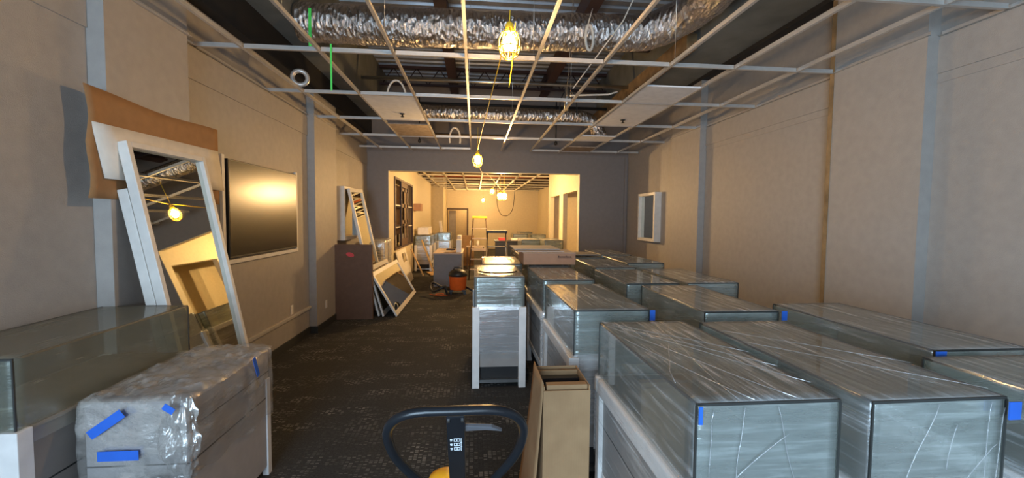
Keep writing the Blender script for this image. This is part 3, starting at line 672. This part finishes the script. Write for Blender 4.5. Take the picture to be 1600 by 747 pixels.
# pink carton + boards
t = thing('flat_carton', (.88, 5.02, 1.10), 'pinkish flat carton with dark printing lying on the display cases', 'carton')
MB().box(-.31, .31, -.20, .32, 0, .135).build('carton_body', 'carton_pink', t, .003)
MB().box(-.315, .315, -.205, .325, .135, .142).build('carton_lid', 'carton_pale', t)
for k_ in range(9): MB().box(.10 + k_ * .018, .113 + k_ * .018, -.2015, -.20, .085, .085 + (.022 if k_ in (0, 5) else .015)).build('printed_letter', 'ink', t)
MB().box(.095, .27, -.2015, -.20, .079, .082).build('printed_line', 'ink', t)
for k_, (z, y, x, lab) in enumerate([(1.243, 5.12, .81, 'lower pale board lying on the pink carton'), (1.262, 5.2, .775, 'upper pale board on top of the pink carton')]):
    tag(MB().box(x - .30, x + .26, y - .22, y + .42, z, z + .014).build('pale_board', 'grey_board' if k_ else 'carton_pale', bevel=.002), lab, 'board')
tag(MB().box(1.38, 1.86, 6.05, 6.55, 1.098, 1.112).build('loose_board', 'laminate'), 'loose grey board lying on a display case right of the pink carton', 'board')

# ------------------------------------------------------------------ leaning mirrors
def frame_parts(t, w_, h_, fw=.07, d=.045, seed=0):
    """frame in local xz plane, width along x, origin at bottom centre, front towards -y"""
    fr_ = MB().box(-w_ / 2, -w_ / 2 + fw, -d, 0, 0, h_).box(w_ / 2 - fw, w_ / 2, -d, 0, 0, h_).box(-w_ / 2 + fw, w_ / 2 - fw, -d, 0, h_ - fw, h_).box(-w_ / 2 + fw, w_ / 2 - fw, -d, 0, 0, fw)
    fr_.build('mirror_frame', 'whiteframe', t, .003)
    MB().box(-w_ / 2 + fw - .002, w_ / 2 - fw + .002, -d * .5, -d * .5 + .004, fw - .002, h_ - fw + .002).build('mirror_glass', 'mirror', t)
    MB().box(-w_ / 2 + .01, w_ / 2 - .01, -.006, .002, .01, h_ - .01).build('backing_board', 'mdf', t)
def lean_left(loc, w_, h_, lean, name, label, inplane=0, fw=.07, cat='mirror', parts=True, yawz=0, d=.045):
    t = thing(name, loc, label, cat)
    # local -y (front) -> +x world ; then lean back towards -x
    Rm = Matrix.Rotation(-lean, 4, 'Y') @ Matrix.Rotation(yawz, 4, 'Z') @ Matrix.Rotation(PI / 2, 4, 'Z') @ Matrix.Rotation(inplane, 4, 'Y')
    t.matrix_world = Matrix.Translation(loc) @ Rm
    if parts: frame_parts(t, w_, h_, fw, d)
    return t
lean_left((-1.780, 3.155, .012), .75, 2.12, .195, 'leaning_mirror', 'tall white framed mirror leaning on the left wall behind the left wall display case', 0, .036, d=.06)
lean_left((-1.845, 3.155, .012), .75, 1.82, .195, 'leaning_mirror', 'second white framed mirror tucked behind the tall front mirror at left', 0, .036, d=.06)
# foam board across the top, cardboard sheet behind it
t = thing('foam_board', (0, 0, 0), 'white foam board hung across the top behind the tall left mirror', 'board')
def foam_pt(a, c):
    top = Vector((-2.188, 2.617, 2.18)).lerp(Vector((-2.188, 3.79, 2.19)), a); bot = Vector((-2.178, 2.68, 1.86)).lerp(Vector((-2.178, 3.85, 1.86)), a)
    return bot.lerp(top, c)
MB().grid(foam_pt, 8, 4).build('foam_sheet', 'foam', t, thick=.008)
cs = MB()
def card_pt(a, c):
    y = 2.59 + a * 1.22; zt = 2.385 - .01 * a - .025 * math.sin(a * PI) ** 2
    z = 1.74 + c * (zt - 1.74)
    return (-2.1965 + .012 * max(0, .12 - a) * 8 * abs(math.sin(c * 6)), y + .008 * math.sin(c * 11) * (1 if a < .1 else 0), z)
tag(cs.grid(card_pt, 24, 10).build('cardboard_sheet', 'kraft_sheet', thick=.004), 'wavy brown cardboard sheet behind the white foam board on the left wall', 'cardboard')
lean_left((-1.72, 7.74, .03), .84, 2.14, .20, 'leaning_mirror', 'tall narrow white mirror leaning behind the dark brown carton', -.04, .06)
# mirrors on their long side
def side_frame(x, y0, L_, h_, lean, label, z=.01):
    t = thing('side_lying_mirror', (x, y0 + L_ / 2, z), label, 'mirror', 'white mirrors lying on their long sides')
    t.matrix_world = Matrix.Translation((x, y0 + L_ / 2, z)) @ Matrix.Rotation(-lean, 4, 'Y') @ Matrix.Rotation(PI / 2, 4, 'Z')
    frame_parts(t, L_, h_, .07, .03); return t
side_frame(-1.28, 6.88, 2.2, .82, .52, 'white framed mirror lying on its side, frontmost of the leaning group')
side_frame(-1.50, 6.90, 1.4, .84, .28, 'white framed mirror on its side, middle of the leaning group by the dark carton')
side_frame(-1.575, 6.92, 1.4, .82, .25, 'white framed mirror on its side, rearmost beside the dark carton')

# dark brown flat carton with red sticker
t = thing('flat_carton', (-1.935, 6.80, 0), 'dark brown flat carton with a red sticker standing on the floor at left', 'carton')
MB().box(-.31, .31, -.03, .03, 0, 1.20).build('carton_body', 'carton_brown', t, .003)
def st(mb):
    vs = [(0.0, -.0315, 1.045)]; n = 16
    for k in range(n): vs.append((-.03 + .062 * math.cos(2 * PI * k / n), -.0315, 1.04 + .036 * math.sin(2 * PI * k / n) - .012 * math.cos(2 * PI * k / n)))
    vs[0] = (-.03, -.0315, 1.04)
    return mb.add(vs, [(0, 1 + k, 1 + (k + 1) % n) for k in range(n)])
st(MB()).build('red_sticker', 'red', t, thick=.001)

# ------------------------------------------------------------------ wall-mounted things
t = thing('wall_television', (-2.3, 4.79, 1.70), 'large black television mounted in a white surround on the left wall', 'television')
MB().box(.002, .03, -.80, .80, -.51, -.47).box(.002, .03, .755, .80, -.47, .50).box(.002, .03, -.80, -.755, -.47, .50).build('surround', 'whiteframe', t, .003)
MB().box(.002, .045, -.735, .735, -.455, .47).build('tv_body', 'black', t, .004)
MB().box(.0455, .047, -.722, .722, -.435, .458).build('screen', 'screen', t)
def shadow_box(x, y0, y1, z0, z1, d, side, label):
    """side=+1: on the left wall facing +x ; -1: on the right wall"""
    t = thing('framed_wall_niche', (x, (y0 + y1) / 2, z0), label, 'wall frame', 'white box frames fixed on the side walls')
    hw_ = (y1 - y0) / 2; H_ = z1 - z0; w_ = .055
    def bx(mb, a0, a1, b0, b1, c0, c1): return mb.box(min(side * a0, side * a1), max(side * a0, side * a1), b0, b1, c0, c1)
    mb = MB(); bx(mb, .001, d, -hw_, -hw_ + w_, 0, H_); bx(mb, .001, d, hw_ - w_, hw_, 0, H_); bx(mb, .001, d, -hw_ + w_, hw_ - w_, 0, w_); bx(mb, .001, d, -hw_ + w_, hw_ - w_, H_ - w_, H_)
    mb.build('box_frame', 'whiteframe', t, .003)
    mb = MB(); bx(mb, d * .5, d * .5 + .004, -hw_ + w_, hw_ - w_, w_, H_ - w_); mb.build('mirror_glass', 'mirror', t); return t
shadow_box(-2.3, 7.2, 8.1, 1.24, 2.15, .13, 1, 'white box framed mirror on the left wall behind the narrow leaning mirror')
shadow_box(3.44, 7.45, 8.25, 1.22, 2.15, .13, -1, 'white box framed mirror on the right wall near the grey back wall')
def outlet(x, y, z, label):
    t = thing('wall_outlet', (x, y, z), label, 'outlet')
    MB().box(.0005, .006, -.036, .036, -.058, .058).build('cover_plate', 'white', t, .002)
    MB().box(.006, .0075, -.016, .016, .008, .038).box(.006, .0075, -.016, .016, -.038, -.008).build('socket_face', 'foam', t)
outlet(-2.3, 5.43, .46, 'white wall outlet just above the raceway, right of the television')
outlet(-2.2, 6.36, .34, 'white wall outlet on the left pier beside the dark brown carton')

# ------------------------------------------------------------------ pallet jack
t = thing('pallet_jack', (-.045, 1.30, 0), 'black loop handled pallet jack with amber hood in the aisle nearest the viewer', 'pallet jack')
lean = .40
A = Vector((0, 0.15, .42)); ax = Vector((0, -math.sin(lean), math.cos(lean)))
top = Vector((0, -.30, 1.178))
ax = (top - A).normalized()
def hp(x, s): return top + ax * s + Vector((x, 0, 0))
loop = [(-.085, 0), (-.045, 0), (0, 0), (.045, 0), (.085, 0), (.125, -.010), (.155, -.035), (.172, -.075), (.174, -.125), (.166, -.185), (.146, -.245), (.118, -.305), (.085, -.365), (.045, -.41), (0.0, -.425), (-.045, -.41), (-.085, -.365), (-.118, -.305), (-.146, -.245), (-.166, -.185), (-.174, -.125), (-.172, -.075), (-.155, -.035), (-.125, -.010)]
P = [hp(a, b_) for a, b_ in loop]
for _ in range(2):
    Q = []
    for i in range(len(P)):
        Q += [P[i] * .75 + P[(i + 1) % len(P)] * .25, P[i] * .25 + P[(i + 1) % len(P)] * .75]
    P = Q
MB().tube(P, .0125, 14, closed=True).build('loop_handle', 'blackpaint', t)
zax = ax; yax = Vector((1, 0, 0)).cross(zax) * -1
Mx = Matrix.Identity(4)
for i in range(3): Mx[i][0] = (1, 0, 0)[i]; Mx[i][1] = zax.cross(Vector((1, 0, 0)))[i]; Mx[i][2] = zax[i]; Mx[i][3] = top[i]
Ld = (top - A).length
MB().mbox(Mx, -.0225, .0225, -.012, .014, -Ld, -.008).build('handle_column', 'blackpaint', t, .003)
scr = MB()
for sx in (-.017, .017): scr.mbox(Mx, sx - .003, sx + .003, -.016, -.011, -.024, -.018)
scr.build('screw', 'steel', t)
# grey hand lever
lv = MB(); vs = [Mx @ Vector(p) for p in [(.022, -.004, -.060), (.022, -.004, -.082), (.075, -.004, -.080), (.118, -.004, -.088), (.090, -.004, -.068), (.022, .006, -.060), (.022, .006, -.082), (.075, .006, -.080), (.118, .006, -.088), (.090, .006, -.068)]]
lv.add(vs, [(0, 1, 2, 3, 4), (9, 8, 7, 6, 5), (0, 5, 6, 1), (1, 6, 7, 2), (2, 7, 8, 3), (3, 8, 9, 4), (4, 9, 5, 0)]).build('hand_lever', plain('grey_lever', (.10, .10, .11), .4), t, .0015)
# printed lever pictograms on the column: box outlines, arrows and bars
pic = MB()
def pb(x0, x1, s0, s1): pic.mbox(Mx, x0, x1, -.0128, -.0121, s0, s1)
for k_, s in enumerate((-.112, -.132, -.152)):
    pb(-.006, .010, s, s + .0015); pb(-.006, .010, s + .011, s + .0125); pb(-.006, -.0045, s, s + .012); pb(.0085, .010, s, s + .012); pb(.001, .003, s + .002, s + .010)
    pb(-.015, -.010, s + .002, s + .004); pb(-.0155, -.0095, s + .007, s + .010)
pb(.012, .0135, -.155, -.098); pb(.0105, .015, -.118, -.116); pb(.0105, .015, -.138, -.136)
pic.build('printed_pictograms', 'print', t)
# amber hood, pump, fork frame, wheels
hd = MB(); 
hd.lathe([(.085, 0), (.088, .10), (.080, .20), (.062, .255), (.03, .275), (.001, .278)], c=(-.055, .20, .44), n=24).build('motor_hood', 'amber', t)
MB().box(-.15, .13, .10, .32, .06, .44).build('pump_body', 'amber', t, .02)
MB().tube([(-.10, .14, .40), (.10, .14, .40)], .03, 12).build('handle_pivot', 'steel', t)
for sx in (-1, 1):
    MB().box(sx * .19 - .075, sx * .19 + .075, .34, 1.10, .055, .085).build('fork', 'amber', t, .008)
    MB().tube([(sx * .10 - .025, .20, .075), (sx * .10 + .025, .20, .075)], .075, 20).build('steering_wheel', 'black', t)
    MB().tube([(sx * .19 - .03, 1.0, .03), (sx * .19 + .03, 1.0, .03)], .03, 16).build('fork_roller', 'black', t)
MB().box(-.265, .265, .30, .36, .055, .20).build('fork_yoke', 'amber', t, .006)

# ------------------------------------------------------------------ beyond the opening: built-in case
t = thing('built_in_shelving', (OX0, 11.25, .86), 'dark built in shelving with a fretwork centre in the back room wall', 'shelving')
H_ = 1.72
fr_ = MB().box(-.02, .025, -1.40, -1.34, 0, H_).box(-.02, .025, 1.34, 1.40, 0, H_).box(-.02, .025, -1.34, 1.34, 0, .05).box(-.02, .025, -1.34, 1.34, H_ - .05, H_).box(-.02, .025, -.55, -.50, .05, H_ - .05).box(-.02, .025, .50, .55, .05, H_ - .05)
fr_.build('casing', 'walnut', t)
MB().box(-.36, -.34, -1.34, 1.34, .05, H_ - .05).build('back_panel', 'walnut', t)
for z in (.52, 1.05):
    for a_, b_ in ((-1.34, -.55), (.55, 1.34)): MB().box(-.34, .0, a_, b_, z, z + .025).build('shelf', 'whiteframe', t)
fp = MB(); ys = [-.50, -.36, -.16, .0 - .04, .04, .16, .36, .50]
fp.box(-.01, .01, -.50, .50, .05, .22).box(-.01, .01, -.50, .50, H_ - .2, H_ - .05)
for y in (-.44, 0, .44): fp.box(-.01, .01, y - .07, y + .07, .22, H_ - .2)
for z in (.30, .72, 1.14): fp.box(-.01, .01, -.50, .50, z + .3, z + .40)
fp.build('fretwork_panel', plain('brown_fretwork', (.11, .06, .033), .6), t)
for (y, w_, h_, mt, lab) in [(-1.0, .18, .28, 'foam', 'pale box standing on the built in shelving, near bay'), (.95, .16, .24, 'foam', 'pale box standing on the built in shelving, far bay')]:
    tag(MB().box(OX0 - .28, OX0 - .06, 11.25 + y - w_, 11.25 + y + w_, .912, .912 + h_).build('small_box', mt, bevel=.004), lab, 'box')
tag(MB().box(OX0 + .001, OX0 + .22, 12.9, 13.3, 1.83, 2.05).build('wall_unit', 'carton_pink', bevel=.006), 'small brown box unit fixed on the wall right of the dark shelving', 'wall unit')

# desk and stuff on it
t = thing('reception_desk', (-.635, 10.65, 0), 'grey sided desk with a pale top behind the orange vacuum', 'desk')
MB().box(-.33, .33, -.75, .75, .0, .77).build('desk_body', 'greydesk', t, .004)
MB().box(-.35, .35, -.78, .78, .771, .80).build('desk_top', 'carton_pale', t, .004)
tag(MB().box(-.44, -.32, 10.05, 10.4, .801, 1.10).build('white_box', 'white', bevel=.004), 'upright white box on the front of the grey desk', 'box')
tag(MB().box(-.44, -.34, 10.65, 10.95, .801, 1.18).build('white_box', 'foam', bevel=.004), 'upright cream box on the back of the grey desk', 'box')
tag(MB().box(-.85, -.6, 10.3, 10.55, .801, .806).build('paper_sheet', 'foam'), 'white paper sheet lying on the grey desk', 'paper')
tag(MB().box(-.72, -.5, 10.7, 11.0, .801, .83).build('dark_folder', 'walnut', bevel=.003), 'dark folder lying on the grey desk', 'folder')

# shop vacuum
t = thing('shop_vacuum', (-.36, 9.02, 0), 'orange and black shop vacuum on the carpet before the grey desk', 'vacuum')
MB().lathe([(.14, .07), (.155, .09), (.17, .33), (.175, .34)], n=28).build('drum', 'orange', t)
MB().lathe([(.18, .34), (.182, .37), (.16, .42), (.10, .46), (.05, .47), (.001, .472)], n=28).build('motor_head', 'black', t)
MB().tube([(-.08, 0, .46), (-.07, 0, .50), (.07, 0, .50), (.08, 0, .46)], .012, 8).build('carry_handle', 'black', t)
t.scale = (1.12, 1.12, 1.12)
for k_ in range(4):
    a = PI / 4 + k_ * PI / 2; c_ = MB()
    c_.box(.14 * math.cos(a) - .02, .20 * math.cos(a) + .02, min(.14 * math.sin(a), .20 * math.sin(a)) - .01, max(.14 * math.sin(a), .20 * math.sin(a)) + .01, .055, .085) if math.cos(a) > 0 else c_.box(.20 * math.cos(a) - .02, .14 * math.cos(a) + .02, min(.14 * math.sin(a), .20 * math.sin(a)) - .01, max(.14 * math.sin(a), .20 * math.sin(a)) + .01, .055, .085)
    c_.tube([(.19 * math.cos(a), .19 * math.sin(a) - .012, .028), (.19 * math.cos(a), .19 * math.sin(a) + .012, .028)], .028, 12)
    c_.build('caster', 'black', t)
hs = []
for k_ in range(30):
    a = k_ / 29; hs.append((-.15 - .42 * math.sin(a * PI) * (1 - .3 * a), -.12 + .35 * a * math.cos(a * 4), .10 + .12 * math.sin(a * PI * 1.5) ** 2 if k_ < 28 else .05))
MB().tube(hs, .022, 10, rr=lambda i, p: .021 + .003 * (i % 2)).build('suction_hose', 'black', t)
MB().tube([(.16, .02, .12), (.30, -.04, .05), (.42, .04, .04)], .022, 10).build('wand', 'black', t)
cable([(-.95, 8.9, .008), (-.80, 8.75, .008), (-.62, 8.85, .008), (-.7, 9.0, .008), (-.85, 8.88, .008), (-.7, 8.70, .008), (-.52, 8.80, .008)], .008, 'orange', 'orange extension cord heaped on the carpet left of the vacuum')

# stepladders
def ladder(name, loc, w0, w1, h, d, steps, railm, topm, label, stepm):
    t = thing(name, loc, label, 'ladder')
    for s in (-1, 1):
        MB().tube([(s * w0 / 2, -d / 2, 0), (s * w1 / 2, -.05, h)], .016, 4).build('front_rail', railm, t)
        MB().tube([(s * w0 / 2, d / 2, 0), (s * w1 / 2, .06, h)], .013, 4).build('rear_rail', railm, t)
    for k_ in range(steps):
        a = (k_ + 1) / (steps + 1); z = h * a; y = -d / 2 + (d / 2 - .05) * a; w_ = (w0 + (w1 - w0) * a) / 2
        MB().box(-w_, w_, y - .04, y + .04, z - .012, z + .012).build('step', stepm, t)
    a = .45; MB().box(-(w0 + (w1 - w0) * a) / 2, (w0 + (w1 - w0) * a) / 2, d / 2 * (1 - a) + .03, d / 2 * (1 - a) + .05, h * a - .015, h * a + .015).build('rear_brace', stepm, t)
    MB().box(-w1 / 2 - .03, w1 / 2 + .03, -.10, .10, h, h + .06).build('top_cap', topm, t, .008)
ladder('stepladder', (.13, 11.4, 0), .56, .34, 1.62, 1.0, 5, 'walnut', 'yellow', 'yellow topped stepladder standing beyond the grey desk', 'carton_pale')
ladder('platform_ladder', (.52, 9.9, 0), .52, .44, 1.28, .7, 3, 'steel', 'black', 'short silver stepladder with a black top at the opening', 'black')
# table and clutter
t = thing('folding_table', (1.05, 12.7, 0), 'black folding table behind the silver stepladder', 'table')
MB().box(-.45, .45, -.35, .35, .92, .96).build('table_top', 'black', t, .004)
MB().box(-.44, .44, -.34, -.32, .45, .92).build('table_skirt', 'black', t)
for sx in (-1, 1):
    for sy in (-1, 1): MB().tube([(sx * .40, sy * .30, 0), (sx * .40, sy * .30, .92)], .016, 8).build('leg', 'black', t)
tag(MB().box(.72, .98, 12.45, 12.75, .961, 1.04).build('small_carton', 'red', bevel=.004), 'reddish carton on the left end of the black folding table', 'carton')
tag(MB().box(1.10, 1.42, 12.5, 12.8, .961, 1.02).build('small_carton', 'foam', bevel=.004), 'pale flat carton on the right end of the black folding table', 'carton')
t = thing('side_stand', (.02, 13.4, 0), 'small dark stand with jars between the stepladder rails', 'stand')
MB().box(-.28, .28, -.2, .2, .70, .73).build('stand_top', 'carton_pale', t)
for sx in (-1, 1): MB().box(sx * .26 - .015, sx * .26 + .015, -.18, .18, 0, .70).build('leg', 'walnut', t)
for k_, x in enumerate((-.12, .1)):
    tag(MB().lathe([(.04, 0), (.045, .12), (.03, .15), (.03, .17)], c=(x, 13.35, .731), n=14).build('jar', 'foam'), ['left', 'right'][k_] + ' pale jar on the small stand behind the yellow topped stepladder', 'jar', 'jars on the small stand')
tag(MB().box(-.42, -.02, 14.2, 14.6, .0, 1.02).build('kraft_carton', 'kraft', bevel=.004), 'upright kraft carton left of the yellow topped stepladder', 'carton')
tag(MB().lathe([(.17, 0), (.19, .05), (.12, .12), (.02, .14)], c=(-.62, 14.3, .0), n=16).build('floor_bucket_lid', 'black'), 'black lid on the floor behind the grey desk', 'lid')
case_at(-1.56, 13.3, 'wrapped display case against the left wall of the back room, right of the shelving', 0, copy_tree(caseM))
case_at(-1.10, 15.6, 'wrapped display case in the back room behind the grey desk', 0, copy_tree(caseM))
case_at(-1.56, 14.5, 'wrapped display case in the back room, second along its left wall', 0, copy_tree(caseM))
tag(MB().box(-1.75, -1.42, 13.0, 13.3, 1.10, 1.32).build('wrapped_parcel', 'white', bevel=.01), 'white parcel on the display case right of the dark shelving, front one', 'parcel')
tag(MB().box(-1.72, -1.40, 13.5, 13.8, 1.10, 1.34).build('wrapped_parcel', 'foam', bevel=.01), 'white parcel on the display case right of the dark shelving, rear one', 'parcel')
tag(MB().mbox(Matrix.Translation((-1.20, 15.3, 1.10)) @ Matrix.Rotation(-.12, 4, 'Y'), -.05, .05, -.1, .1, .0, .42).build('foam_block', 'foam', bevel=.02), 'tall white foam piece standing on the case behind the desk', 'foam')
case_at(1.55, 14.6, 'wrapped display case in the back room, left one by the alcove corner', 0, copy_tree(cases[5]))
case_at(2.15, 14.4, 'wrapped display case in the back room, right one by the alcove corner', 0, copy_tree(cases[5]))
case_at(1.45, 11.2, 'wrapped display case just inside the opening, behind the pale boards', 0, copy_tree(cases[5]))
case_at(2.02, 11.0, 'wrapped display case just inside the opening beside the right alcove', 0, copy_tree(cases[5]))
case_at(2.0, 16.6, 'wrapped display case far back by the right wall of the back room', 0, copy_tree(cases[5]))
# leaning boards and panel under the shelving
def lean_board(loc, w_, h_, lean, mat, label, th=.03, name='leaning_board', cat='board', hole=False):
    t = thing(name, loc, label, cat)
    t.matrix_world = Matrix.Translation(loc) @ Matrix.Rotation(-lean, 4, 'Y') @ Matrix.Rotation(PI / 2, 4, 'Z')
    mb = MB()
    if hole: mb.box(-w_ / 2, w_ / 2, -th, 0, 0, h_ * .62).box(-w_ / 2, w_ / 2, -th, 0, h_ * .88, h_).box(-w_ / 2, -w_ * .05, -th, 0, h_ * .62, h_ * .88).box(w_ * .35, w_ / 2, -th, 0, h_ * .62, h_ * .88)
    else: mb.box(-w_ / 2, w_ / 2, -th, 0, 0, h_)
    mb.build('panel', mat, t, .003)
lean_board((-1.62, 10.45, .005), 1.3, .85, .25, 'foam', 'cream panel with a rectangular cutout leaning below the dark shelving', .02, 'cutout_panel', 'panel', True)
lean_board((-1.42, 11.6, .01), .12, .82, .42, 'mdf', 'tan plank leaning on the wall below the shelving, nearer of two')
lean_board((-1.22, 12.4, .01), .16, 1.02, .35, 'mdf', 'tan plank leaning below the shelving, farther of two')
tag(MB().mbox(Matrix.Translation((-1.2, 12.0, .01)) @ Matrix.Rotation(.3, 4, 'Z'), -.1, .1, -.35, .35, 0, .03).build('floor_plank', 'mdf', bevel=.003), 'short plank lying on the carpet beside the leaning tan planks', 'plank')
# film wrapped bundle behind the side-lying mirrors
t = thing('wrapped_bundle', (-1.98, 8.72, 0), 'tall bundle of panels in shiny clear film behind the leaning mirrors', 'bundle')
MB().box(-.2, .14, -.3, .3, 0, 1.16).build('stacked_panels', 'foam', t, .01)
shell(.21, .31, .1, 1.18, .02, 9, nper=90, rows=20, capr=8).build('clear_film', 'film_heavy', t)
